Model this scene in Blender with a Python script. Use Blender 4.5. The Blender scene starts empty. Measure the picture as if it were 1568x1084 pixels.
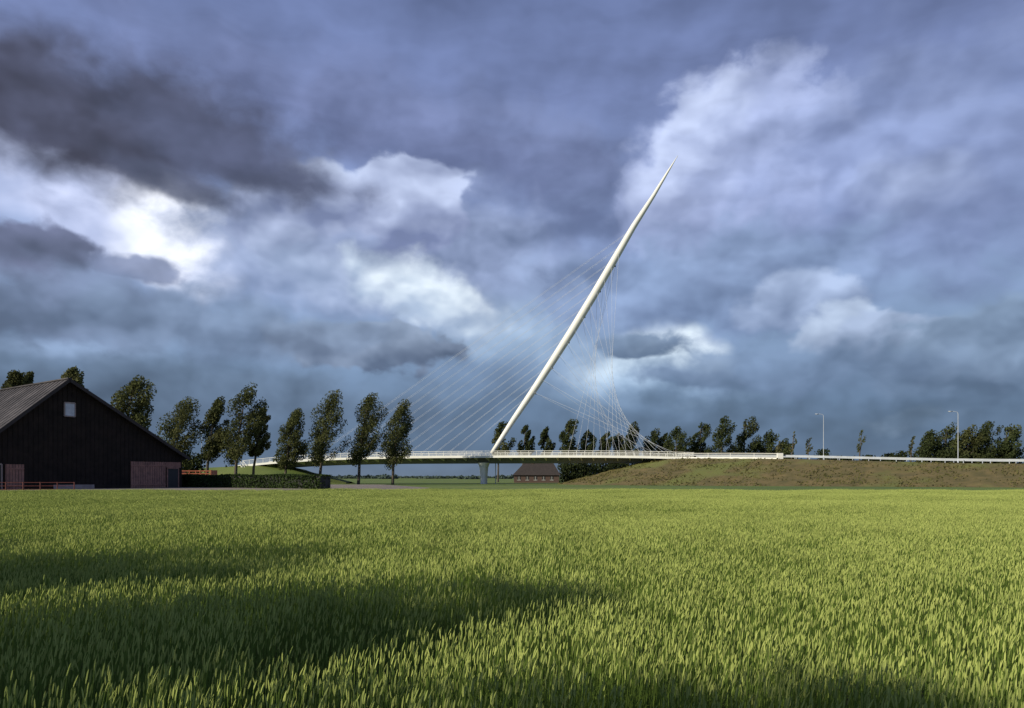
import bpy, math, random
import numpy as np
from mathutils import Vector, Matrix
random.seed(7); rng=np.random.default_rng(7)
F=1120.0; CX=784.0; HY=731.0; EYE=1.7
def lin(c):
    return tuple(((v/255)/12.92 if v/255<=0.04045 else ((v/255+0.055)/1.055)**2.4) for v in c)
scene=bpy.context.scene
scene.view_settings.view_transform='Standard'
try: scene.view_settings.look='None'
except: pass
scene.view_settings.exposure=0
# ---------------------------------------------------------------- camera
cam=bpy.data.cameras.new("camera"); co=bpy.data.objects.new("camera",cam); scene.collection.objects.link(co)
co.location=(0,0,EYE); co.rotation_euler=(math.radians(90),0,0)
cam.sensor_width=36; cam.lens=36*F/1568; cam.shift_y=(HY-542)/1568
cam.clip_start=0.1; cam.clip_end=20000; scene.camera=co
# ---------------------------------------------------------------- sun
TS=Vector((-0.83*math.cos(math.radians(27)),-0.56*math.cos(math.radians(27)),math.sin(math.radians(27)))).normalized()
sl=bpy.data.lights.new("sun",'SUN'); sl.energy=5.0; sl.angle=math.radians(0.6); sl.color=(1,0.92,0.75)
so=bpy.data.objects.new("sun",sl); scene.collection.objects.link(so); so.rotation_euler=TS.to_track_quat('Z','Y').to_euler(); so.location=(-50,-30,60)
# ---------------------------------------------------------------- node helpers
class G:
    def __init__(s,nt): s.nt=nt
    def n(s,t,**k):
        nd=s.nt.nodes.new(t)
        for a,b in k.items(): setattr(nd,a,b)
        return nd
    def put(s,sock,v):
        if isinstance(v,bpy.types.NodeSocket): s.nt.links.new(v,sock)
        else:
            try: sock.default_value=v
            except: sock.default_value=tuple(v)+(1,)
    def m(s,op,a,b=0.0,c=0.0,clamp=False):
        nd=s.n('ShaderNodeMath',operation=op,use_clamp=clamp)
        s.put(nd.inputs[0],a); s.put(nd.inputs[1],b)
        if op in('MULTIPLY_ADD',): s.put(nd.inputs[2],c)
        return nd.outputs[0]
    def vm(s,op,a,b=(0,0,0),c=(0,0,0)):
        nd=s.n('ShaderNodeVectorMath',operation=op); s.put(nd.inputs[0],a)
        if op=='SCALE': s.put(nd.inputs[3],b)
        elif op!='LENGTH': s.put(nd.inputs[1],b)
        if op=='MULTIPLY_ADD': s.put(nd.inputs[2],c)
        return nd.outputs[1] if op=='LENGTH' else nd.outputs[0]
    def noise(s,v,scale,detail=5,rough=0.5,dist=0.0,col=False):
        nd=s.n('ShaderNodeTexNoise'); s.put(nd.inputs['Vector'],v)
        nd.inputs['Scale'].default_value=scale; nd.inputs['Detail'].default_value=detail
        nd.inputs['Roughness'].default_value=rough; nd.inputs['Distortion'].default_value=dist
        return nd.outputs[1] if col else nd.outputs[0]
    def mix(s,f,a,b,blend='MIX'):
        nd=s.n('ShaderNodeMix',data_type='RGBA',blend_type=blend); s.put(nd.inputs[0],f)
        for i,v in((6,a),(7,b)):
            if isinstance(v,bpy.types.NodeSocket): s.nt.links.new(v,nd.inputs[i])
            else: nd.inputs[i].default_value=(v[0],v[1],v[2],1)
        return nd.outputs[2]
    def mr(s,v,a,b,c=0.0,d=1.0,t='SMOOTHSTEP'):
        nd=s.n('ShaderNodeMapRange',interpolation_type=t)
        s.put(nd.inputs[0],v)
        for i,x in zip((1,2,3,4),(a,b,c,d)): nd.inputs[i].default_value=x
        return nd.outputs[0]
# ================================================================ SKY
w=bpy.data.worlds.new("World"); scene.world=w; w.use_nodes=True
try: w.cycles.sampling_method='NONE'
except Exception as e: print(e)
nt=w.node_tree; nt.nodes.clear(); g=G(nt)
tc=g.n('ShaderNodeTexCoord'); D=tc.outputs['Generated']
sep=g.n('ShaderNodeSeparateXYZ'); nt.links.new(D,sep.inputs[0]); X,Y,Z=sep.outputs
hor=g.m('SQRT',g.m('ADD',g.m('MULTIPLY',X,X),g.m('MULTIPLY',Y,Y)))
az=g.m('ARCTAN2',X,Y); el=g.m('ARCTAN2',Z,hor)
Q=g.vm('MULTIPLY',D,(1,1,1.35))
n1=g.noise(Q,4,1,0.5,0,True); n2=g.noise(Q,14,3,0.5,0,True)
cp=g.n('ShaderNodeCombineXYZ'); g.put(cp.inputs[0],az); g.put(cp.inputs[1],el)
n1c=g.vm('SUBTRACT',n1,(.5,.5,.5)); n2c=g.vm('SUBTRACT',n2,(.5,.5,.5))
sn=g.n('ShaderNodeSeparateXYZ'); nt.links.new(n1c,sn.inputs[0]); big=sn.outputs[2]
P=g.vm('MULTIPLY_ADD',n1c,(.05,.035,0),cp.outputs[0])
P=g.vm('MULTIPLY_ADD',n2c,(.075,.06,0),P)
# wind-drawn streaks in the high cloud
mps=g.n('ShaderNodeMapping',vector_type='POINT'); nt.links.new(P,mps.inputs[0])
mps.inputs['Rotation'].default_value=(0,0,math.radians(14)); mps.inputs['Scale'].default_value=(2.2,26,1)
streak=g.m('SUBTRACT',g.noise(mps.outputs[0],1.0,3,0.55),0.5)
streak=g.m('MULTIPLY',streak,g.mr(el,0.22,0.42,0.0,0.6))
Qw=g.vm('MULTIPLY_ADD',n2c,(.03,.03,.03),Q)
fb=g.m('SUBTRACT',g.noise(Qw,18,6,0.5),0.5)
ra=g.noise(Qw,11,3,0.45); rb=g.noise(g.vm('ADD',Qw,(-.012,-.002,.022)),11,3,0.45)
relief=g.m('SUBTRACT',ra,rb)
relief=g.m('MULTIPLY_ADD',fb,0.14,relief)
ramp=g.n('ShaderNodeValToRGB'); g.put(ramp.inputs[0],g.m('MULTIPLY',el,1/0.7))
stops=[(731,(98,110,130)),(690,(86,103,128)),(620,(100,119,148)),(520,(124,143,176)),(400,(132,148,187)),(280,(120,133,176)),(150,(112,123,166)),(0,(100,111,152))]
cr=ramp.color_ramp
while len(cr.elements)<len(stops): cr.elements.new(0.5)
for e,(py,c) in zip(cr.elements,stops): e.position=max(0,math.atan((HY-py)/F)/0.7); e.color=lin(c)+(1,)
col=ramp.outputs[0]
def layer(px,py,rx,ry,rot,top,bot,edgew=0.25,op=1.0,k=1.0,shade=1.0):
    global col
    a=math.atan((px-CX)/F); ca=math.cos(a); e=math.atan((HY-py)/F*ca)
    sx,sy=rx/F*ca*ca,ry/F*ca
    if abs(rot)<=6:
        v=g.vm('MULTIPLY_ADD',P,(1/sx,1/sy,0),(-a/sx,-e/sy,0))
    else:
        mp=g.n('ShaderNodeMapping',vector_type='TEXTURE'); nt.links.new(P,mp.inputs[0])
        mp.inputs['Location'].default_value=(a,e,0); mp.inputs['Rotation'].default_value=(0,0,math.radians(-rot))
        mp.inputs['Scale'].default_value=(sx,sy,1); v=mp.outputs[0]
    dist=g.m('MULTIPLY_ADD',fb,1.3*k,g.vm('LENGTH',v))
    mask=g.mr(dist,1+edgew,1-edgew,0,op)
    s2=g.n('ShaderNodeSeparateXYZ'); nt.links.new(v,s2.inputs[0])
    t=g.m('MULTIPLY_ADD',s2.outputs[1],0.42,g.m('MULTIPLY_ADD',relief,2.6*shade,0.5),clamp=True)
    col=g.mix(mask,col,g.mix(t,lin(bot),lin(top)))
# bright openings
layer(130,300,250,75,14,(198,200,228),(168,175,210),.6,.95,.6)
layer(262,352,100,62,20,(250,246,255),(232,232,248),.5,1,.5)
layer(60,245,110,36,14,(172,178,210),(154,162,198),.7,.8)
layer(720,400,190,70,15,(160,172,208),(140,154,190),.7,.8)
layer(790,515,110,44,25,(168,186,214),(150,170,202),.7,.8)
layer(1035,542,80,42,10,(234,240,249),(208,220,238),.4,1,.5)
layer(975,575,90,30,0,(204,216,234),(176,194,218),.5,.9,.6)
layer(1010,605,150,30,0,(154,174,204),(134,155,184),.6,.7)
layer(1390,642,70,10,-8,(168,182,204),(138,154,180),.6,.8)
layer(110,537,140,22,0,(140,158,192),(116,132,162),.5,.9)
# mid
layer(820,290,260,80,14,(116,127,164),(98,109,146),.5,.9)
layer(600,190,340,56,10,(114,122,162),(100,108,146),.7,.9)
layer(560,375,280,95,0,(150,160,196),(108,120,154),.35,.95,.8)
layer(425,326,92,56,-5,(172,179,210),(118,127,162),.10,1,.6)
layer(510,308,75,54,-5,(174,181,210),(122,131,168),.14,1,.7)
layer(618,312,95,66,-5,(178,185,216),(120,129,168),.10,1,.7)
layer(560,436,170,40,10,(166,176,206),(134,148,182),.8,.9,1.4,1.2)
layer(650,452,95,34,22,(226,232,244),(176,190,218),.75,1,2.0,1.6)
layer(1130,265,195,135,-12,(166,174,213),(128,138,176),.14,.95,.7)
layer(1065,222,105,62,-40,(194,201,233),(154,163,202),.25,.85,.8)
layer(1420,260,270,140,0,(138,149,190),(112,123,164),.6,.9)
layer(1400,295,80,40,10,(174,183,217),(138,149,187),.8,.65)
layer(1130,430,230,80,5,(134,150,186),(105,120,155),.4,.9)
layer(1230,455,95,46,-6,(168,180,212),(114,128,162),.20,.9,1.0)
layer(1290,507,75,44,-6,(176,187,213),(112,126,158),.18,.95,1.1)
layer(1365,522,95,44,-6,(162,174,204),(100,116,146),.18,.95,1.1)
layer(1495,545,140,75,-6,(132,149,178),(90,106,134),.2,.95,1.0)
layer(1180,565,210,42,4,(118,136,168),(96,113,143),.35,.9)
# dark
layer(130,180,340,85,6,(82,84,108),(64,64,80),.5,1,.8)
layer(350,232,190,36,12,(88,92,120),(78,82,106),.5,.95,.8)
layer(255,278,100,26,16,(82,86,110),(78,82,104),.4,.85,.8)
layer(48,390,85,56,-4,(108,112,142),(78,84,106),.18,.97,1.1)
layer(205,396,85,22,-4,(122,130,162),(98,106,134),.3,.9,1.0)
layer(120,465,230,60,3,(122,134,166),(92,104,130),.3,.95,.9)
layer(310,498,190,52,0,(126,141,171),(97,111,139),.45,.9)
layer(575,532,135,38,6,(140,152,178),(88,100,126),.14,1,1.2)
layer(500,510,110,28,0,(130,144,172),(104,116,142),.3,.9)
layer(975,527,55,22,-4,(116,132,160),(90,106,134),.28,.95,1.6)
layer(1055,583,80,13,-5,(112,128,158),(96,113,142),.35,.85)
layer(280,605,420,52,0,(100,116,142),(82,96,119),.5,.9)
layer(1190,635,330,40,2,(98,117,146),(82,99,123),.5,.9)
mot=g.m('ADD',streak,g.m('MULTIPLY_ADD',relief,0.9,g.m('MULTIPLY_ADD',big,0.55,1.24)))
mc=g.vm('SCALE',g.vm('MULTIPLY',col,(0.96,1.02,1.0)),g.m('MAXIMUM',mot,0.5))
sky=g.n('ShaderNodeTexSky',sky_type='NISHITA'); sky.sun_disc=False
sky.sun_elevation=math.radians(27); sky.sun_rotation=math.atan2(TS.x,TS.y)
bg1=g.n('ShaderNodeBackground'); nt.links.new(sky.outputs[0],bg1.inputs[0]); bg1.inputs[1].default_value=0.05
bg2=g.n('ShaderNodeBackground'); nt.links.new(mc,bg2.inputs[0]); bg2.inputs[1].default_value=1.0
ms=g.n('ShaderNodeMixShader'); ms.inputs[0].default_value=0.97
nt.links.new(bg1.outputs[0],ms.inputs[1]); nt.links.new(bg2.outputs[0],ms.inputs[2])
wo=g.n('ShaderNodeOutputWorld'); nt.links.new(ms.outputs[0],wo.inputs[0])
# ---------------------------------------------------------------- materials
def mat(name,c1,c2=None,scale=1.0,rough=0.8,bump=0.0,bscale=None,c3=None,metal=0,transl=0.0,rand=0.0,coord='Object',detail=4):
    m=bpy.data.materials.new(name); m.use_nodes=True; nt=m.node_tree; b=nt.nodes['Principled BSDF']; g=G(nt)
    b.inputs['Roughness'].default_value=rough; b.inputs['Metallic'].default_value=metal
    b.inputs['Specular IOR Level'].default_value=0.25
    tc=g.n('ShaderNodeTexCoord'); v=tc.outputs[coord]
    if c2 is None: c2=tuple(x*0.85 for x in c1)
    f=g.mr(g.noise(v,scale,detail,0.6),0.35,0.65,0,1,'LINEAR')
    c=g.mix(f,c1,c2)
    if c3 is not None:
        f2=g.mr(g.noise(v,scale*0.23,3,0.6),0.48,0.66,0,1)
        c=g.mix(f2,c,c3)
    if rand>0:
        oi=g.n('ShaderNodeObjectInfo')
        r=g.mr(oi.outputs['Random'],0,1,1-rand,1+rand,'LINEAR')
        c=g.vm('SCALE',c,r)
    nt.links.new(c,b.inputs['Base Color'])
    if bump>0:
        bp=g.n('ShaderNodeBump'); bp.inputs['Strength'].default_value=bump
        bp.inputs['Distance'].default_value=0.1
        g.put(bp.inputs['Height'],g.noise(v,bscale or scale*3,5,0.6)); nt.links.new(bp.outputs[0],b.inputs['Normal'])
    if transl>0:
        df=g.n('ShaderNodeBsdfDiffuse'); nt.links.new(c,df.inputs[0])
        tr=g.n('ShaderNodeBsdfTranslucent'); nt.links.new(c,tr.inputs[0])
        mx=g.n('ShaderNodeMixShader'); mx.inputs[0].default_value=transl
        nt.links.new(df.outputs[0],mx.inputs[1]); nt.links.new(tr.outputs[0],mx.inputs[2])
        nt.links.new(mx.outputs[0],nt.nodes['Material Output'].inputs[0])
    return m
M_grass=mat('meadow_grass',(0.12,0.165,0.03),(0.08,0.12,0.025),0.06,0.9,0.4,1.5,(0.17,0.19,0.05))
M_soil=mat('field_soil',(0.035,0.03,0.015),(0.02,0.018,0.01),2.0,0.95,0.5)
M_emb=mat('embankment_grass',(0.155,0.118,0.048),(0.09,0.078,0.030),0.35,0.95,0.9,1.6,(0.13,0.14,0.038),detail=7)
M_gravel=mat('yard_gravel',(0.26,0.22,0.18),(0.18,0.15,0.12),1.2,0.95,0.4,8)
M_asph=mat('asphalt',(0.055,0.055,0.058),(0.045,0.045,0.048),1.5,0.85)
M_white=mat('white_paint',(0.80,0.79,0.72),(0.74,0.73,0.66),0.4,0.45)
M_cable=mat('cable_steel',(0.62,0.64,0.66),(0.55,0.57,0.6),1,0.5)
M_conc=mat('concrete',(0.45,0.44,0.38),(0.36,0.35,0.30),0.6,0.8,0.1)
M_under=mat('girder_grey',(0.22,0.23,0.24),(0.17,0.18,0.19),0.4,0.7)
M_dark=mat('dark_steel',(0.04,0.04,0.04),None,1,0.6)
M_galv=mat('galvanised_steel',(0.50,0.53,0.56),(0.42,0.45,0.48),0.7,0.5)
M_bark=mat('bark',(0.12,0.10,0.075),(0.06,0.05,0.04),3,0.95,0.5)
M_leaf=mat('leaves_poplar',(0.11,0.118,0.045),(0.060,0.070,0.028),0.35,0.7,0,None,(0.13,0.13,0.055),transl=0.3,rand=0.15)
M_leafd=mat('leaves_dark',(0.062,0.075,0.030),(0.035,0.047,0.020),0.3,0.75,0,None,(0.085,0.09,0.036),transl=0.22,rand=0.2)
M_hedge=mat('hedge_leaves',(0.055,0.08,0.027),(0.03,0.048,0.018),0.8,0.8,0,None,transl=0.15)
M_tar=mat('tarred_boards',(0.026,0.018,0.014),(0.014,0.010,0.008),1.2,0.85,0.3,6)
M_roof=mat('roof_sheets',(0.070,0.064,0.067),(0.042,0.039,0.042),1.3,0.9,0.4,5,(0.095,0.087,0.09))
M_door=mat('weathered_door',(0.34,0.18,0.14),(0.21,0.115,0.095),2.0,0.85,0.3)
M_glass=mat('window_pane',(0.60,0.62,0.66),(0.45,0.48,0.52),2.0,0.25)
M_plinth=mat('plinth',(0.36,0.30,0.28),(0.26,0.21,0.20),1.5,0.9)
M_red=mat('red_paint',(0.14,0.045,0.035),(0.10,0.03,0.025),2,0.6)
M_orange=mat('orange_paint',(0.34,0.10,0.05),(0.24,0.075,0.04),2,0.5)
M_brick=mat('brick',(0.10,0.065,0.052),(0.075,0.05,0.04),3,0.9)
M_tile=mat('roof_tiles',(0.05,0.040,0.035),(0.036,0.030,0.027),1.5,0.9,0.3)
M_stem=mat('wheat_stem',(0.185,0.26,0.052),(0.11,0.17,0.036),3.5,0.6,0,None,transl=0.35,rand=0.06,detail=2)
M_ear=mat('wheat_ear',(0.46,0.51,0.15),(0.31,0.375,0.10),4,0.6,0,None,transl=0.25,rand=0.06,detail=2)
# ---------------------------------------------------------------- mesh helpers
class MB:
    def __init__(s): s.v=[];s.f=[];s.mi=[]
    def add(s,v,f,mi=0):
        o=len(s.v); s.v.extend([tuple(p) for p in v]); s.f.extend([tuple(i+o for i in q) for q in f]); s.mi.extend([mi]*len(f))
    def box(s,c,size,mi=0,rz=0,M=None):
        hx,hy,hz=[k/2 for k in size]
        vs=[Vector((x*hx,y*hy,z*hz)) for x in(-1,1) for y in(-1,1) for z in(-1,1)]
        R=Matrix.Rotation(rz,3,'Z') if M is None else M
        vs=[R@v+Vector(c) for v in vs]
        s.add(vs,[(0,1,3,2),(4,6,7,5),(0,4,5,1),(2,3,7,6),(0,2,6,4),(1,5,7,3)],mi)
    def beam(s,a,b,wd,ht,mi=0):
        a=Vector(a);b=Vector(b);d=b-a;L=d.length
        q=d.to_track_quat('X','Z').to_matrix()
        s.box((a+b)/2,(L,wd,ht),mi,M=q)
    def tube(s,pts,rads,n=8,mi=0,cap=True):
        pts=[Vector(p) for p in pts]; vs=[];fs=[]
        for i,p in enumerate(pts):
            d=(pts[min(i+1,len(pts)-1)]-pts[max(i-1,0)]).normalized()
            u=d.cross(Vector((0,1,0.01)));
            if u.length<1e-3:u=Vector((1,0,0))
            u.normalize(); w_=d.cross(u)
            for k in range(n):
                a=2*math.pi*k/n; vs.append(p+(u*math.cos(a)+w_*math.sin(a))*rads[i])
        for i in range(len(pts)-1):
            for k in range(n):
                fs.append((i*n+k,i*n+(k+1)%n,(i+1)*n+(k+1)%n,(i+1)*n+k))
        if cap: fs.append(tuple(range(n))[::-1]); fs.append(tuple((len(pts)-1)*n+k for k in range(n)))
        s.add(vs,fs,mi)
    def obj(s,name,mats,smooth=False,parent=None):
        me=bpy.data.meshes.new(name); me.from_pydata(s.v,[],s.f)
        for m in mats: me.materials.append(m)
        me.polygons.foreach_set('material_index',s.mi)
        if smooth: me.polygons.foreach_set('use_smooth',[True]*len(s.f))
        me.update(); o=bpy.data.objects.new(name,me); scene.collection.objects.link(o)
        if parent: o.parent=parent
        return o
def empty(name,loc=(0,0,0)):
    o=bpy.data.objects.new(name,None); scene.collection.objects.link(o); o.empty_display_size=0.5; return o
def leaf_quads(mb,C,size,mi,flat=0.0):
    n=len(C)
    a=rng.normal(size=(n,3)); a/=np.linalg.norm(a,axis=1)[:,None]
    b=rng.normal(size=(n,3)); b-=a*(a*b).sum(1)[:,None]; b/=np.linalg.norm(b,axis=1)[:,None]
    s=size*rng.uniform(0.6,1.3,n)[:,None]
    v=np.stack([C-a*s*.7,C-b*s*.4,C+a*s*.7,C+b*s*.4],1).reshape(-1,3)
    f=np.arange(4*n).reshape(n,4)
    mb.add(v.tolist(),f.tolist(),mi)
# ---------------------------------------------------------------- ground
gm=MB(); S=9000; N=24
vs=[(-S+2*S*i/N,-2000+ (S+2000)*j/N,0) for j in range(N+1) for i in range(N+1)]
gm.add(vs,[(j*(N+1)+i,j*(N+1)+i+1,(j+1)*(N+1)+i+1,(j+1)*(N+1)+i) for j in range(N) for i in range(N)])
gm.obj('ground',[M_grass])
so_=MB(); so_.add([(-95,1.0,.006),(110,1.0,.006),(110,54,.006),(-95,54,.006)],[(0,1,2,3)]); so_.obj('field_soil',[M_soil])
# ---------------------------------------------------------------- wheat
def wheat_patch(seed):
    r=np.random.default_rng(seed); mb=MB()
    for i in range(620):
        x,y=r.uniform(-.56,.56,2); h=r.normal(.74,.042); lx=r.normal(.035,.025); ly=r.normal(0,.025); wv=.0014
        a=r.uniform(0,math.pi); cx,cy=math.cos(a)*wv,math.sin(a)*wv
        p0=(x,y,0.2);p1=(x+lx*.4,y+ly*.4,h*.7);p2=(x+lx,y+ly,h)
        mb.add([(p0[0]-cx,p0[1]-cy,p0[2]),(p0[0]+cx,p0[1]+cy,p0[2]),(p1[0]-cx,p1[1]-cy,p1[2]),(p1[0]+cx,p1[1]+cy,p1[2]),(p2[0]-cx,p2[1]-cy,p2[2]),(p2[0]+cx,p2[1]+cy,p2[2])],[(0,1,3,2),(2,3,5,4)],0)
        L=r.uniform(.034,.055); ex=lx*.2+r.normal(0,.005); ey=r.normal(0,.006); R=.0040
        q=[(p2[0]+ex*t,p2[1]+ey*t,h+L*t) for t in(0,.3,.75,1)]; rr=[.002,R,R*.8,.001]
        ev=[];
        for (qx,qy,qz),rad in zip(q,rr):
            for k in range(3):
                aa=a+2*math.pi*k/3; ev.append((qx+math.cos(aa)*rad,qy+math.sin(aa)*rad,qz))
        mb.add(ev,[(j*3+k,j*3+(k+1)%3,j*3+3+(k+1)%3,j*3+3+k) for j in range(3) for k in range(3)],1)
        nl=2 if i%3 else 1
        for l in range(nl):
            z0=h*(.42+.22*l)+r.normal(0,.02); aa=r.uniform(0,2*math.pi); LL=r.uniform(.06,.12); wl=.0034
            dx,dy=math.cos(aa)*.9+.1,math.sin(aa)*.9; up=r.uniform(.3,.9)
            bx,by=x+lx*.6*(z0/h),y+ly*.6*(z0/h); px_,py_=-dy*wl,dx*wl
            pts=[(bx,by,z0),(bx+dx*LL*.4,by+dy*LL*.4,z0+LL*up*.55),(bx+dx*LL*.8,by+dy*LL*.8,z0+LL*up*.5),(bx+dx*LL*1.05,by+dy*LL*1.05,z0+LL*up*.1)]
            ws=[.6,1,.8,.1]; lv=[]
            for (a1,b1,c1),k in zip(pts,ws): lv+= [(a1-px_*k,b1-py_*k,c1),(a1+px_*k,b1+py_*k,c1)]
            mb.add(lv,[(0,1,3,2),(2,3,5,4),(4,5,7,6)],0)
    me=bpy.data.meshes.new('wheat_clump'); me.from_pydata(mb.v,[],mb.f); me.materials.append(M_stem); me.materials.append(M_ear)
    me.polygons.foreach_set('material_index',mb.mi); me.update()
    return bpy.data.objects.new('wheat_clump',me)
wc=bpy.data.collections.new('wheat_clumps')
for i in range(6): wc.objects.link(wheat_patch(100+i))
pts=[]
y=1.9
while y<53.5:
    x=-92
    while x<108:
        pts.append((x+rng.uniform(-.2,.2),y+rng.uniform(-.2,.2),0)); x+=1.0
    y+=1.0
pm=bpy.data.meshes.new('wheat_field'); pm.from_pydata(pts,[],[]); wf=bpy.data.objects.new('wheat_field',pm); scene.collection.objects.link(wf)
at=pm.attributes.new('rz','FLOAT','POINT'); at.data.foreach_set('value',rng.uniform(-.5,.5,len(pts)).tolist())
hs=[]
for p in pts:
    hs.append(1+0.035*math.sin(p[0]*.35+p[1]*.22)+0.03*math.sin(p[0]*.9-p[1]*.6)+0.045*math.sin(p[0]*.11+p[1]*.5+1)+rng.uniform(-.03,.03))
at=pm.attributes.new('hs','FLOAT','POINT'); at.data.foreach_set('value',hs)
ng=bpy.data.node_groups.new('scatter_wheat','GeometryNodeTree')
ng.interface.new_socket('Geometry',in_out='INPUT',socket_type='NodeSocketGeometry'); ng.interface.new_socket('Geometry',in_out='OUTPUT',socket_type='NodeSocketGeometry')
gi=ng.nodes.new('NodeGroupInput'); go=ng.nodes.new('NodeGroupOutput')
ip=ng.nodes.new('GeometryNodeInstanceOnPoints'); ci=ng.nodes.new('GeometryNodeCollectionInfo')
ci.inputs['Collection'].default_value=wc; ci.inputs['Separate Children'].default_value=True; ci.inputs['Reset Children'].default_value=True
ip.inputs['Pick Instance'].default_value=True
na=ng.nodes.new('GeometryNodeInputNamedAttribute'); na.data_type='FLOAT'; na.inputs['Name'].default_value='rz'
nb=ng.nodes.new('GeometryNodeInputNamedAttribute'); nb.data_type='FLOAT'; nb.inputs['Name'].default_value='hs'
cx1=ng.nodes.new('ShaderNodeCombineXYZ'); ng.links.new(na.outputs[0],cx1.inputs[2])
cx2=ng.nodes.new('ShaderNodeCombineXYZ'); cx2.inputs[0].default_value=1; cx2.inputs[1].default_value=1; ng.links.new(nb.outputs[0],cx2.inputs[2])
ng.links.new(gi.outputs[0],ip.inputs['Points']); ng.links.new(ci.outputs[0],ip.inputs['Instance'])
ng.links.new(cx1.outputs[0],ip.inputs['Rotation']); ng.links.new(cx2.outputs[0],ip.inputs['Scale'])
ng.links.new(ip.outputs[0],go.inputs[0])
md=wf.modifiers.new('scatter','NODES'); md.node_group=ng
# ---------------------------------------------------------------- trees
def tree(name,px,top,hw,d,cb,seed,lean=0.06,leaves=5500,ls=0.34,mat_=None,base=0.0,world=None,shape='poplar',nb_=30):
    r=random.Random(seed); mb=MB()
    if world: bx,by,H,R,zc=world
    else:
        bx,by=(px-CX)/F*d,d; H=EYE+(HY-top)/F*d; R=hw/F*d; zc=EYE+(HY-cb)/F*d
        bx-=lean*H*0.45
    Hh=H-base
    def lx(z): return lean*Hh*(max(0,z)/Hh)**1.6
    tr=0.014*Hh+0.06
    tp=[]; trd=[]
    for i in range(9):
        t=i/8*0.93; z=Hh*t; tp.append((bx+lx(z)+r.uniform(-.1,.1)*(i>0),by+r.uniform(-.1,.1),base+z)); trd.append(tr*(1-t)**.8+0.03)
    mb.tube(tp,trd,7,1)
    cs=[]
    for i in range(nb_):
        t=(i+r.random())/nb_
        if shape=='poplar': prof=min(1,t*2.6+.38)*(1-t)**.5*1.12
        else: prof=math.sin(math.pi*min(1,(t*0.8+0.2)))**.5
        a=r.uniform(0,2*math.pi)+i*2.4; rr=R*prof*r.uniform(.35,1.1)
        z=zc-base+(Hh-zc+base)*t*0.96; z0=max(zc-base-.5,z-rr*r.uniform(.7,1.5))
        e=(bx+lx(z)+math.cos(a)*rr+.12*R,by+math.sin(a)*rr,base+z)
        s=(bx+lx(z0),by,base+z0); mid=tuple((s[k]*.5+e[k]*.5)+(0.0 if k<2 else -.2) for k in range(3))
        mb.tube([s,mid,e],[tr*.35*(1-t*.6),tr*.22,0.03],4,1,False)
        cs.append((e,R*r.uniform(.14,.30)))
        if rr>R*.5: cs.append((mid,R*r.uniform(.14,.24)))
    cs.append(((bx+lx(Hh*.97),by,base+Hh*.97),R*.12))
    tot=sum(c[1]**1.6 for c in cs); allc=[]
    for c,s in cs:
        k=int(leaves*s**1.6/tot); g_=rng.normal(size=(k,3)); 
        rad=np.linalg.norm(g_,axis=1)[:,None]; g_=g_/rad*np.minimum(rad,1.9)
        g_=g_*np.array([s*.62,s*.62,s*.95])
        g_[:,0]+=0.4*g_[:,2]
        allc.append(g_+np.array(c))
    A=np.concatenate(allc); A=A[A[:,2]>base+0.3]
    leaf_quads(mb,A,ls,0)
    return mb.obj(name,[mat_ or M_leaf,M_bark])
T=[(8,570,24,118,640,'poplar_tree'),(34,573,13,122,640,'poplar_tree'),(98,568,24,112,640,'poplar_tree'),
(195,581,33,122,685,'poplar_tree'),(272,616,33,150,712,'poplar_tree'),(324,610,20,150,700,'poplar_tree'),(368,597,31,150,700,'poplar_tree'),(394,627,15,156,695,'poplar_tree'),
(443,631,23,166,712,'poplar_tree'),(497,606,30,168,705,'poplar_tree'),(556,607,28,170,704,'poplar_tree'),(608,617,25,172,706,'poplar_tree')]
for i,(px,top,hw,d,cb,nm) in enumerate(T): tree(nm,px,top,hw*1.12,d,cb,i+1,lean=0.12,leaves=8500,ls=.32,nb_=34)
B=[(765,647,18,262),(802,653,13,262),(833,656,12,264),(869,643,18,262),(897,660,13,264),(925,664,12,266),(964,653,17,262),(998,660,16,268),
(1035,656,17,262),(1072,648,18,262),(1105,640,20,258),(1140,643,19,262),(1172,664,18,262),(1196,678,15,262),(945,668,12,270),(1018,664,12,270)]
for i,(px,top,hw,d) in enumerate(B):
    sh='poplar' if i<7 else 'round'
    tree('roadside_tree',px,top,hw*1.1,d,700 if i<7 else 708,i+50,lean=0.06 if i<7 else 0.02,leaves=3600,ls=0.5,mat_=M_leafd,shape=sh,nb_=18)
RC=[(1422,664,20),(1448,656,22),(1482,658,20),(1512,648,24),(1540,655,20),(1465,664,18)]
for i,(px,top,hw) in enumerate(RC): tree('added_shade_tree',px,top,hw*1.15,215,712,i+90,0.03,3800,0.48,M_leafd,shape='round',nb_=20)
for i,(px,top,hw,d) in enumerate([(1213,660,6,190),(1237,670,7,190),(1317,658,7,182),(1395,668,7,175),(1190,675,5,195)]):
    tree('young_tree',px,top,hw,d,692,i+120,0.07,260,0.32,M_leaf,nb_=9)
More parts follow.
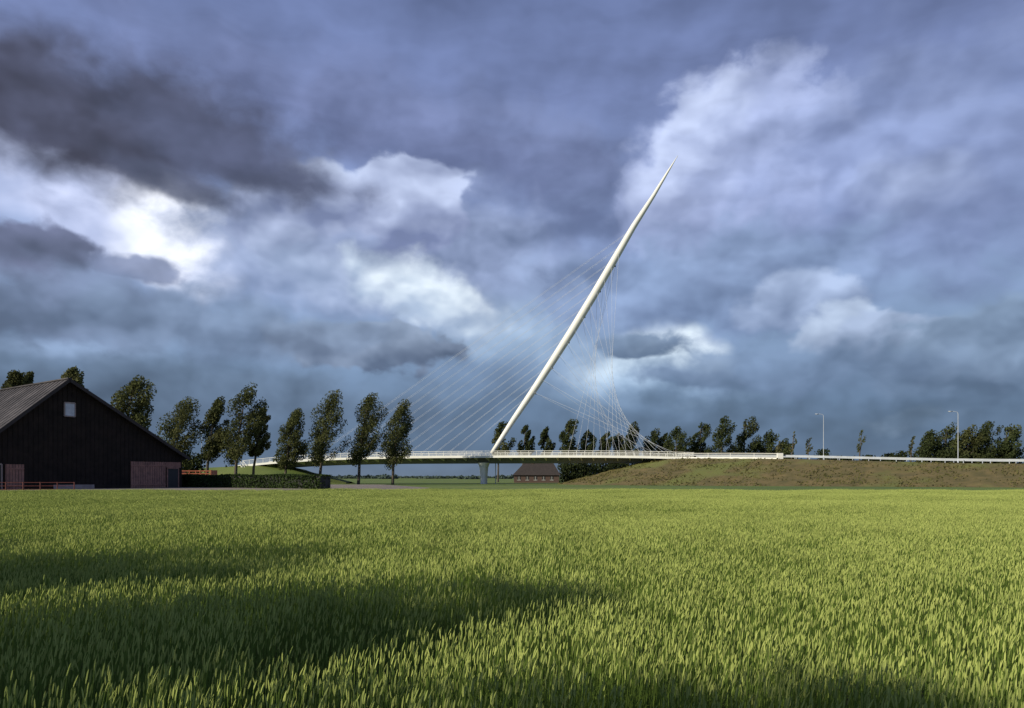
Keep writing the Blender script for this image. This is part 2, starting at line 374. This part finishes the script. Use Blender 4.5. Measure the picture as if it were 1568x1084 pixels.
# unseen trees added beside the camera to shade the near left field corner
for i,(x,y,H,R) in enumerate([(-21.9,-3.3,10.9,3.3),(-18,-5.5,10.6,3.0),(-14.4,-7.3,9.4,3.0),(-25.5,-0.6,10.2,3.3)]):
    tree('added_shade_tree',0,0,0,0,0,i+200,0.03,7500,0.36,M_leaf,world=(x,y,H,R,1.0),shape='round',nb_=34)
def mass(name,segs,n,ls,m):
    mb=MB(); al=[]
    for (px0,px1,top,bot,d,dep) in segs:
        x0=(px0-CX)/F*d; x1=(px1-CX)/F*d; h=EYE+(HY-top)/F*d; z0=max(0,EYE+(HY-bot)/F*d)
        k=int(n*abs(x1-x0)); xs=rng.uniform(x0,x1,k)
        hh=h*(0.72+0.14*np.sin(xs*.45+d)+0.10*np.sin(xs*1.13+1)+.05*np.sin(xs*2.9))
        zs=z0+(hh-z0)*rng.uniform(0,1,k)**.8
        ys=d+rng.normal(0,dep,k)
        al.append(np.stack([xs,ys,zs],1))
    leaf_quads(mb,np.concatenate(al),ls,0); mb.obj(name,[m])
mass('shrub_belt',[(855,962,690,742,246,2.5),(860,962,698,742,243,2.0),(965,1215,674,712,272,3),(1160,1215,684,706,268,2),(1255,1300,683,704,250,2),(1325,1385,686,706,250,2),(1405,1560,676,716,218,2.5),(240,310,690,738,158,1.5)],170,0.6,mat('shrub_leaves',(0.04,0.05,0.021),(0.022,0.03,0.013),0.3,0.8,transl=0.15))
segs=[]
for k in range(34):
    a=-200+k*60; segs.append((a,a+rng.uniform(25,70),rng.uniform(724,729),733,rng.uniform(700,1000),6))
segs+= [(-300,2000,728.5,733,1500,10)]
mass('distant_tree_line',segs,14,2.4,mat('distant_foliage',(0.06,0.085,0.07),(0.04,0.06,0.05),0.02,0.9))
# ---------------------------------------------------------------- hedge
mb=MB(); k=16000
a=Vector(((279-CX)/F*84,84,0)); b=Vector(((500-CX)/F*71,71,0)); dv=(b-a); L=dv.length; dv.normalize(); nv=Vector((-dv.y,dv.x,0))
t=rng.uniform(0,L,k); u=rng.uniform(-.75,.75,k); z=rng.uniform(0.2,1.9,k)
s=rng.integers(0,3,k); u=np.where(s==0,-.75+rng.normal(0,.04,k),u); z=np.where(s==1,1.9+rng.normal(0,.04,k)+.05*np.sin(t*.8),z); 
leaf_quads(mb,np.stack([a.x+dv.x*t+nv.x*u,a.y+dv.y*t+nv.y*u,z],1),0.16,0)
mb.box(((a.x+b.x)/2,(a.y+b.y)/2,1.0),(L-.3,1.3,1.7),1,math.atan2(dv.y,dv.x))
mb.obj('hedge',[M_hedge,M_dark])
# ---------------------------------------------------------------- farmyard
mb=MB()
def fy(x,y):
    e=min((x+110)/8,(-13-x)/7,(y-55.5)/9,(120-y)/6); return -0.02+0.62*max(0,min(1,e))
nx,ny=40,30; vs=[]
for j in range(ny+1):
    for i in range(nx+1):
        x=-110+97*i/nx; y=55.5+64.5*j/ny; vs.append((x,y,fy(x,y)))
mb.add(vs,[(j*(nx+1)+i,j*(nx+1)+i+1,(j+1)*(nx+1)+i+1,(j+1)*(nx+1)+i) for j in range(ny) for i in range(nx)]); mb.obj('farmyard',[M_gravel],True)
# ---------------------------------------------------------------- barn
barn=empty('barn'); R0=Vector((-36.1,80,0)); gd=Vector((-.581,-.814,0)); rd=Vector((-.814,.581,0)); BL=30; zb=0.5
def bp(s,z,l=0): return R0+gd*s+rd*l+Vector((0,0,z))
sA,zA=11.65,11.0; sL=20.4; zL=3.2; zR=4.0
mb=MB()
for l,fl in((0,0),(BL,1)):
    v=[bp(0,zb,l),bp(sL,zb,l),bp(sL,zL,l),bp(sA,zA,l),bp(0,zR,l)]
    mb.add(v,[(0,1,2,3,4) if fl else (4,3,2,1,0)])
mb.add([bp(0,zb),bp(0,zb,BL),bp(0,zR,BL),bp(0,zR)],[(0,1,2,3)]); mb.add([bp(sL,zb),bp(sL,zb,BL),bp(sL,zL,BL),bp(sL,zL)],[(0,1,2,3)])
s=0.3
while s<sL:
    zt=(zR+(zA-zR)*s/sA) if s<sA else (zA-(zA-zL)*(s-sA)/(sL-sA))
    mb.beam(bp(s,zb+.5,-.02),bp(s,zt-.1,-.02),.05,.05); s+=0.42
mb.obj('walls',[M_tar],parent=barn)
mb=MB()
def slab(s0,z0,s1,z1,th=.14):
    v=[bp(s0,z0+.05,-.5),bp(s1,z1+.05,-.5),bp(s1,z1+.05,BL+.4),bp(s0,z0+.05,BL+.4)]
    mb.add([*v,*[p+Vector((0,0,th)) for p in v]],[(3,2,1,0),(4,5,6,7),(0,1,5,4),(1,2,6,5),(2,3,7,6),(3,0,4,7)])
slab(-.6,zR-.36,sA,zA); slab(sA,zA,sL+.4,zL-.36)
for i in range(1,34):
    l=-.5+i*BL/33
    mb.beam(bp(sA+.1,zA+.12,l),bp(sL+.4,zL-.2,l),.06,.08); mb.beam(bp(sA-.1,zA+.12,l),bp(-.6,zR-.2,l),.06,.08)
mb.beam(bp(sA,zA+.22,-.55),bp(sA,zA+.22,BL+.45),.35,.12)
mb.obj('roof',[M_roof],parent=barn)
mb=MB()
mb.beam(bp(-.6,zR-.3,-.56),bp(sA,zA+.06,-.56),.06,.3); mb.beam(bp(sL+.4,zL-.3,-.56),bp(sA,zA+.06,-.56),.06,.3)
mb.obj('verge_boards',[mat('verge',(0.05,0.042,0.04),None,1,0.8)],parent=barn)
def panel(name,s0,s1,z0,z1,m,off=.06,frame=None,planks=False):
    mb=MB(); c=(bp(s0,z0,-off)+bp(s1,z1,-off))/2
    ang=math.atan2(gd.y,gd.x)
    mb.box(c,(abs(s1-s0),.06,z1-z0),0,ang)
    if planks:
        s=s0+.2
        while s<s1: mb.beam(bp(s,z0,-off-.035),bp(s,z1,-off-.035),.02,.02,1); s+=.25
        for zz in(z0+.4,z1-.4): mb.beam(bp(s0,zz,-off-.05),bp(s1,zz,-off-.05),.04,.14,0)
    if frame:
        for A_,B_ in(((s0,z0),(s1,z0)),((s0,z1),(s1,z1)),((s0,z0),(s0,z1)),((s1,z0),(s1,z1))):
            mb.beam(bp(*A_,-off-.045),bp(*B_,-off-.045),.06,.12,1)
    mb.obj(name,[m,frame or M_dark],parent=barn)
panel('loft_window',11.0,11.95,7.6,8.9,M_glass,.08,M_plinth)
panel('barn_door',1.9,5.6,zb+.05,3.35,M_door,.07,None,True)
panel('door_surround',0.2,1.85,2.75,3.35,M_door,.07)
panel('door_opening',0.5,1.75,zb+.05,2.7,M_dark,.14,M_door)
panel('stable_door',15.4,16.9,zb+.05,2.9,M_door,.07,None,True)
panel('stable_opening',17.2,18.6,zb+.05,2.9,M_dark,.07,M_plinth)
panel('plinth_wall',9.2,12.9,zb+.0,1.0,M_plinth,.07)
mb=MB()
for i in range(7):
    p=Vector((-47+i*1.35,63.5+i*.25,.35)); mb.tube([p,p+Vector((0,0,.95))],[.05,.05],6)
for z in(.65,.95,1.25):
    mb.tube([(-47,63.5,z),(-47+6*1.35,65,z)],[.025,.025],5)
mb.obj('cattle_gate',[M_red])
# ---------------------------------------------------------------- bridge
A0=Vector((-5.3,192,0)); ax=Vector((.9842,-.177,0)).normalized(); nm=Vector((ax.y,-ax.x,0))
def sof(px):
    k=(px-CX)/F; return (k*192+5.3)/(ax.x-k*ax.y)
def bpz(px,py):
    s=sof(px); p=A0+ax*s; return p+Vector((0,0,EYE+(HY-py)/F*p.y))
keys=[(392,713),(440,707),(520,703),(600,700.5),(700,699),(753,698.5),(850,698.5),(950,699),(1060,701.5)]
ks=[sof(k[0]) for k in keys]; kz=[bpz(*k).z for k in keys]
cz=np.polyfit(ks,kz,4)
def dz(s): return float(np.polyval(cz,s))
S0,S1=ks[0],ks[-1]
def bq(s,t,z): return A0+ax*s+nm*t+Vector((0,0,dz(s)+z))
bridge=empty('cable_stayed_bridge')
mb=MB(); n=60; prof=[(-7.2,0),(7.2,0),(7.2,-.55),(6.9,-.55),(6.9,-.3),(-6.9,-.3),(-6.9,-.55),(-7.2,-.55)]
def loft(mb,prof_fn,mi=0):
    ss=[S0+(S1-S0)*i/n for i in range(n+1)]; vs=[]; m=len(prof_fn(ss[0]))
    for s in ss: vs+= [bq(s,t,z) for t,z in prof_fn(s)]
    fs=[(i*m+k,i*m+(k+1)%m,(i+1)*m+(k+1)%m,(i+1)*m+k) for i in range(n) for k in range(m)]
    fs+=[tuple(range(m)),tuple(n*m+k for k in range(m))[::-1]]
    mb.add(vs,fs,mi)
loft(mb,lambda s:prof); mb.obj('deck',[M_white],parent=bridge)
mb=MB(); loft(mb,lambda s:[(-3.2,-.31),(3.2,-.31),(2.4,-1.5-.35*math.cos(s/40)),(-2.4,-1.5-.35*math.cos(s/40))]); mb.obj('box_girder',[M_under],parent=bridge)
mb=MB(); loft(mb,lambda s:[(-6.2,.004),(6.2,.004),(6.2,.012),(-6.2,.012)]); mb.obj('carriageway',[M_asph],parent=bridge)
mb=MB(); s=S0+1
while s<S1-1:
    for sg in(-1,1):
        v=[bq(s+o,sg*t,z) for o in(-.12,.12) for t,z in((6.85,-.32),(6.85,-.62),(3.0,-1.25),(3.0,-.32))]
        mb.add(v,[(0,1,2,3),(7,6,5,4),(0,4,5,1),(1,5,6,2),(2,6,7,3),(3,7,4,0)])
    s+=3.0
mb.obj('cantilever_ribs',[M_white],parent=bridge)
mb=MB()
for sg in(-1,1):
    s=S0
    while s<S1+.1:
        mb.beam(bq(s,sg*7.0,0),bq(s,sg*7.0,1.15),.09,.09); s+=2.0
    for z,th in((1.15,.1),(.8,.05),(.5,.05),(.2,.05)):
        m=40
        for i in range(m): mb.beam(bq(S0+(S1-S0)*i/m,sg*7.0,z),bq(S0+(S1-S0)*(i+1)/m,sg*7.0,z),th,th)
mb.obj('railings',[M_white],parent=bridge)
pc=[(753,694),(786,643),(820,593),(850,547),(873,511),(909,452),(941,397),(970,347),(1001,299),(1022,264),(1038,238)]
pr=[.50,.72,.88,.98,1.03,1.02,.92,.75,.50,.28,.05]
PP=[bpz(*p) for p in pc]
def cr(P,t):
    t=max(0,min(len(P)-1.0001,t)); i=int(t); f=t-i
    return P[i]*(1-f)+P[i+1]*f
dd=[cr(PP,i*.25) for i in range(41)]; rr=[float(np.interp(i*.25,range(11),pr)) for i in range(41)]
mb=MB(); mb.tube(dd,rr,16); mb.obj('pylon',[M_white],True,parent=bridge)
mb=MB(); lug=MB()
def pyl(py):
    ys=[p[1] for p in pc][::-1]; ts=list(range(len(pc)))[::-1]
    return cr(PP,float(np.interp(py,ys,ts)))
NC=12
for i in range(NC):
    t=i/(NC-1); p=pyl(602-t*250); px=700-t*225; s=sof(px)
    for sg in(-.5,.5):
        mb.tube([p+nm*sg*.8,bq(s,sg*1.2,0.1)],[.020,.020],4,0,False)
for i in range(12):
    t=i/11; p=pyl(600-t*215)
    if i%2==0: lug.box(p+Vector((.9 ,0,-.5)),(.3,.3,.3),0)
    for sg,pa,pb in((1,1042,930),(-1,1015,865)):
        px=pa+(pb-pa)*t; s=sof(px); mb.tube([p+nm*sg*.6,bq(s,sg*6.6,0.3)],[.025,.025],4,0,False)
mb.obj('stay_cables',[M_cable],parent=bridge); lug.obj('cable_anchors',[M_dark],parent=bridge)
mb=MB(); s=sof(745); zt=dz(s)-1.75; c=A0+ax*s
ring=[]
for z,hx,hy in((-.1,.75,1.5),(1.5,.75,1.5),(zt-1.2,.95,1.9),(zt,1.35,2.4)):
    for k in range(12):
        a=2*math.pi*k/12; ring.append(c+nm*3.2+ax*(hx*math.copysign(abs(math.cos(a))**.6,math.cos(a)))+nm*(hy*math.copysign(abs(math.sin(a))**.6,math.sin(a)))+Vector((0,0,z)))
mb.add(ring,[(j*12+k,j*12+(k+1)%12,j*12+12+(k+1)%12,j*12+12+k) for j in range(3) for k in range(12)]+[tuple(36+k for k in range(12))])
mb.obj('pier',[M_white],parent=bridge)
mb=MB(); s=sof(760); mb.tube([A0+ax*s+nm*1,A0+ax*s+nm*1+Vector((0,0,dz(s)-1.6))],[.10,.10],10); mb.obj('drain_column',[M_galv],parent=bridge)
mb=MB()
for s in(S0+.6,S1-.6):
    mb.box(A0+ax*s+Vector((0,0,(dz(s)-.6)/2)),(1.6,11,dz(s)-.65),0,math.atan2(ax.y,ax.x))
mb.obj('abutments',[M_conc],parent=bridge)
mb=MB(); st=bq(S0+.5,8.2,-.1); en=A0+ax*(S0+5.0)+nm*9.2+Vector((0,0,0.2)); ns=20
for o in(-.8,.8):
    mb.beam(st+nm*o,en+nm*o,.12,.35)
    mb.beam(st+nm*o+Vector((0,0,1.1)),en+nm*o+Vector((0,0,1.1)),.1,.1)
    for i in range(7):
        p=st.lerp(en,i/6)+nm*o; mb.beam(p,p+Vector((0,0,1.1)),.07,.07)
for i in range(ns):
    p=st.lerp(en,(i+.5)/ns); mb.box(p,(.3,1.5,.06),0,math.atan2(ax.y,ax.x))
mb.box(bq(S0+.2,8.2,-.15),(1.6,2.4,.2),0,math.atan2(ax.y,ax.x))
mb.obj('stairs',[M_white],parent=bridge)
# ---------------------------------------------------------------- embankments + road
def path_eval(path,x,y):
    best=(1e9,0)
    for (x0,y0,z0),(x1,y1,z1) in zip(path[:-1],path[1:]):
        dx,dy=x1-x0,y1-y0; t=max(0,min(1,((x-x0)*dx+(y-y0)*dy)/(dx*dx+dy*dy)))
        d=math.hypot(x-x0-dx*t,y-y0-dy*t)
        if d<best[0]: best=(d,z0+(z1-z0)*t)
    return best
def embank(name,path,x0,x1,y0,y1,st,hw=7.6,slope=.26,m=None):
    nx=int((x1-x0)/st); ny=int((y1-y0)/st); mb=MB()
    for j in range(ny+1):
        for i in range(nx+1):
            x=x0+i*st;y=y0+j*st; d,z=path_eval(path,x,y)
            h=z-.05-slope*max(0,d-hw)
            if d>hw+1: h+=.18*math.sin(x*.5+y*.3)*math.sin(y*.7-x*.2)+rng.uniform(-.09,.09)
            mb.v.append((x,y,max(h,-.3)))
    for j in range(ny):
        for i in range(nx):
            q=(j*(nx+1)+i,j*(nx+1)+i+1,(j+1)*(nx+1)+i+1,(j+1)*(nx+1)+i)
            if max(mb.v[k][2] for k in q)>-.29: mb.f.append(q); mb.mi.append(0)
    return mb.obj(name,[m or M_emb],True)
e1=A0+ax*(S1-1.2)
PR=[(e1.x,e1.y,dz(S1)-.1),(61.3,171,6.1),(81.4,156,5.05),(94.5,146,4.4),(135,112,3.4),(190,60,2.4)]
def smooth(path,it=2):
    for _ in range(it):
        q=[path[0]]
        for a,b in zip(path[:-1],path[1:]):
            q.append(tuple(a[k]*.75+b[k]*.25 for k in range(3))); q.append(tuple(a[k]*.25+b[k]*.75 for k in range(3)))
        q.append(path[-1]); path=q
    return path
PR=smooth(PR); em=embank('embankment',PR,5,215,35,225,1.5)
e0=A0+ax*(S0+1.2)
PL=smooth([(e0.x,e0.y,dz(S0)-.1),(e0.x-20,e0.y+5,4.0),(e0.x-50,e0.y+20,2.8),(e0.x-110,e0.y+60,1.0)])
embank('embankment',PL,-215,-45,175,300,2.0,m=M_grass)
mb=MB(); k=0; tl=[]
while k<8000:
    x=rng.uniform(6,112); y=rng.uniform(95,200); d,z=path_eval(PR,x,y)
    if d<7.8 : continue
    h=z-.05-.26*(d-7.6)
    if h<-.1: continue
    px=x/y*F+CX
    if px>1640: continue
    if math.sin(x*.31+1)*math.sin(y*.23)+.4*math.sin(x*.9+y*.5)<rng.uniform(-.9,.9): continue
    tl.append((x,y,h+.03)); k+=1
C=np.array(tl); n_=len(C)
a=rng.uniform(0,math.pi,n_); hh=rng.uniform(.10,.30,n_); wv=rng.uniform(.06,.2,n_)
dx,dy=np.cos(a)*wv,np.sin(a)*wv
V=np.stack([C+np.stack([-dx,-dy,0*a],1),C+np.stack([dx,dy,0*a],1),C+np.stack([dx*1.3+.12,dy*1.3,hh*.8],1),C+np.stack([-dx*.6+.1,-dy*.6,hh],1)],1).reshape(-1,3)
mb.add(V.tolist(),np.arange(4*n_).reshape(n_,4).tolist()); mb.obj('rough_grass',[mat('dry_grass',(0.14,0.125,0.048),(0.095,0.098,0.036),0.3,0.9,transl=.25)])
def ribbon(mb,path,o0,o1,zo,mi=0):
    vs=[]
    for i,p in enumerate(path):
        a=Vector(path[max(0,i-1)]);b=Vector(path[min(len(path)-1,i+1)]); t=(b-a);t.z=0;t.normalize(); nn=Vector((t.y,-t.x,0))
        for o in(o0,o1): vs.append(Vector(p)+nn*o+Vector((0,0,zo)))
    mb.add(vs,[(2*i,2*i+1,2*i+3,2*i+2) for i in range(len(path)-1)],mi)
for nm_,pth in(('road',PR),('road',PL)):
    mb=MB(); ribbon(mb,pth,-5,5,.02); ribbon(mb,pth,-.08,.08,.03,1); ribbon(mb,pth,4.6,4.75,.03,1); ribbon(mb,pth,-4.75,-4.6,.03,1)
    mb.obj(nm_,[M_asph,M_white])
def dense(path,st):
    out=[Vector(path[0])]
    for a,b in zip(path[:-1],path[1:]):
        a=Vector(a);b=Vector(b);k=max(1,int((b-a).length/st))
        for i in range(1,k+1): out.append(a.lerp(b,i/k))
    return out
DP=dense(PR,3)
for off in(6.2,-6.2):
    mb=MB(); prev=None
    for i,p in enumerate(DP):
        a=DP[max(0,i-1)];b=DP[min(len(DP)-1,i+1)];t=(b-a);t.z=0;t.normalize();nn=Vector((t.y,-t.x,0)); q=p+nn*off
        mb.beam(q+Vector((0,0,-.2)),q+Vector((0,0,.75)),.12,.1)
        if prev is not None:
            for z,h in((.62,.14),(.78,.10)): mb.beam(prev+Vector((0,0,z)),q+Vector((0,0,z)),.06,h)
        prev=q
    mb.obj('guardrail',[M_galv])
mb=MB(); prev=None
for i,p in enumerate(DP[:7]):
    a=DP[max(0,i-1)];b=DP[i+1];t=(b-a);t.z=0;t.normalize();nn=Vector((t.y,-t.x,0)); q=p+nn*7.2+Vector((0,0,-.1))
    mb.beam(q,q+Vector((0,0,1.2)),.1,.1)
    if prev is not None:
        mb.beam(prev+Vector((0,0,1.2)),q+Vector((0,0,1.2)),.1,.1); mb.beam(prev+Vector((0,0,.65)),q+Vector((0,0,.65)),.06,.06); mb.beam(prev+Vector((0,0,.1)),q+Vector((0,0,.1)),.3,.4)
    prev=q
mb.box(prev+Vector((0,0,.5)),(1.2,.8,1.6))
mb.obj('roadside_railing',[M_white])
# ---------------------------------------------------------------- street lamps
def lamp(px,top,bot,d,side):
    mb=MB(); x=(px-CX)/F*d; z1=EYE+(HY-top)/F*d; z0=EYE+(HY-bot)/F*d-1
    mb.tube([(x,d,z0),(x,d,z0+2.2),(x,d,z1-.5),(x+side*.15,d,z1-.12),(x+side*.7,d,z1),(x+side*1.3,d,z1+.05)],[.10,.08,.055,.05,.045,.045],8)
    mb.box((x+side*1.6,d,z1+.02),(.8,.3,.14)); mb.box((x+side*1.6,d,z1-.08),(.6,.22,.05),1)
    mb.tube([(x,d,z0),(x,d,z0+1.3)],[.15,.14],8)
    mb.obj('street_lamp',[M_galv,M_glass],True)
lamp(1261,634,699,178,-1); lamp(1467,630,706,152,-1); lamp(309,655,720,214,1)
# ---------------------------------------------------------------- farmhouse under the bridge
fh=empty('brick_farmhouse'); x0=(787-CX)/F*232; x1=(856-CX)/F*232; y0,y1=232,241; zr=6.3; ze=2.6; o=.5
mb=MB(); mb.box(((x0+x1)/2,(y0+y1)/2,ze/2),(x1-x0,y1-y0,ze)); mb.obj('walls',[M_brick],parent=fh)
mb=MB(); ym=(y0+y1)/2
v=[(x0-o,y0-o,ze-.2),(x1+o,y0-o,ze-.2),(x1+o,y1+o,ze-.2),(x0-o,y1+o,ze-.2),(x0+3.2,ym,zr),(x1-1.5,ym,zr)]
mb.add(v,[(0,1,5,4),(1,2,5),(2,3,4,5),(3,0,4),(3,2,1,0)]); mb.box((x0+6,ym,zr+.3),(.7,.7,1.3),1); mb.obj('roof',[M_tile,M_brick],parent=fh)
mb=MB()
for i in range(5):
    xx=x0+1.6+i*2.6; mb.box((xx,y0-.03,1.45),(1.0,.08,1.1),0); mb.box((xx,y0-.06,.85),(1.2,.14,.08),1); mb.box((xx,y0-.06,1.45),(.06,.06,1.1),1)
mb.obj('windows',[M_dark,M_white],parent=fh)
# ---------------------------------------------------------------- farm trailer near hedge
mb=MB(); d=96; x=(303-CX)/F*d; z=.6
mb.box((x,d,z+1.35),(4.2,1.9,.18)); 
for zz in(1.6,1.95): mb.beam((x-2.1,d-.95,z+zz),(x+2.1,d-.95,z+zz),.05,.12); mb.beam((x-2.1,d+.95,z+zz),(x+2.1,d+.95,z+zz),.05,.12)
for xx in(-2.1,-.7,.7,2.1):
    for yy in(-.95,.95): mb.box((x+xx,d+yy,z+1.7),(.1,.1,.7))
for xx in(-2.1,2.1): mb.box((x+xx,d,z+1.75),(.08,1.9,.6))
mb.beam((x+2.1,d,z+1.2),(x+3.8,d,z+.7),.12,.12)
for xx in(-1.2,1.2):
    for yy in(-.9,.9): mb.tube([(x+xx,d+yy-.12,z+.55),(x+xx,d+yy+.12,z+.55)],[.5,.5],14,1)
mb.obj('farm_trailer',[M_orange,M_dark])
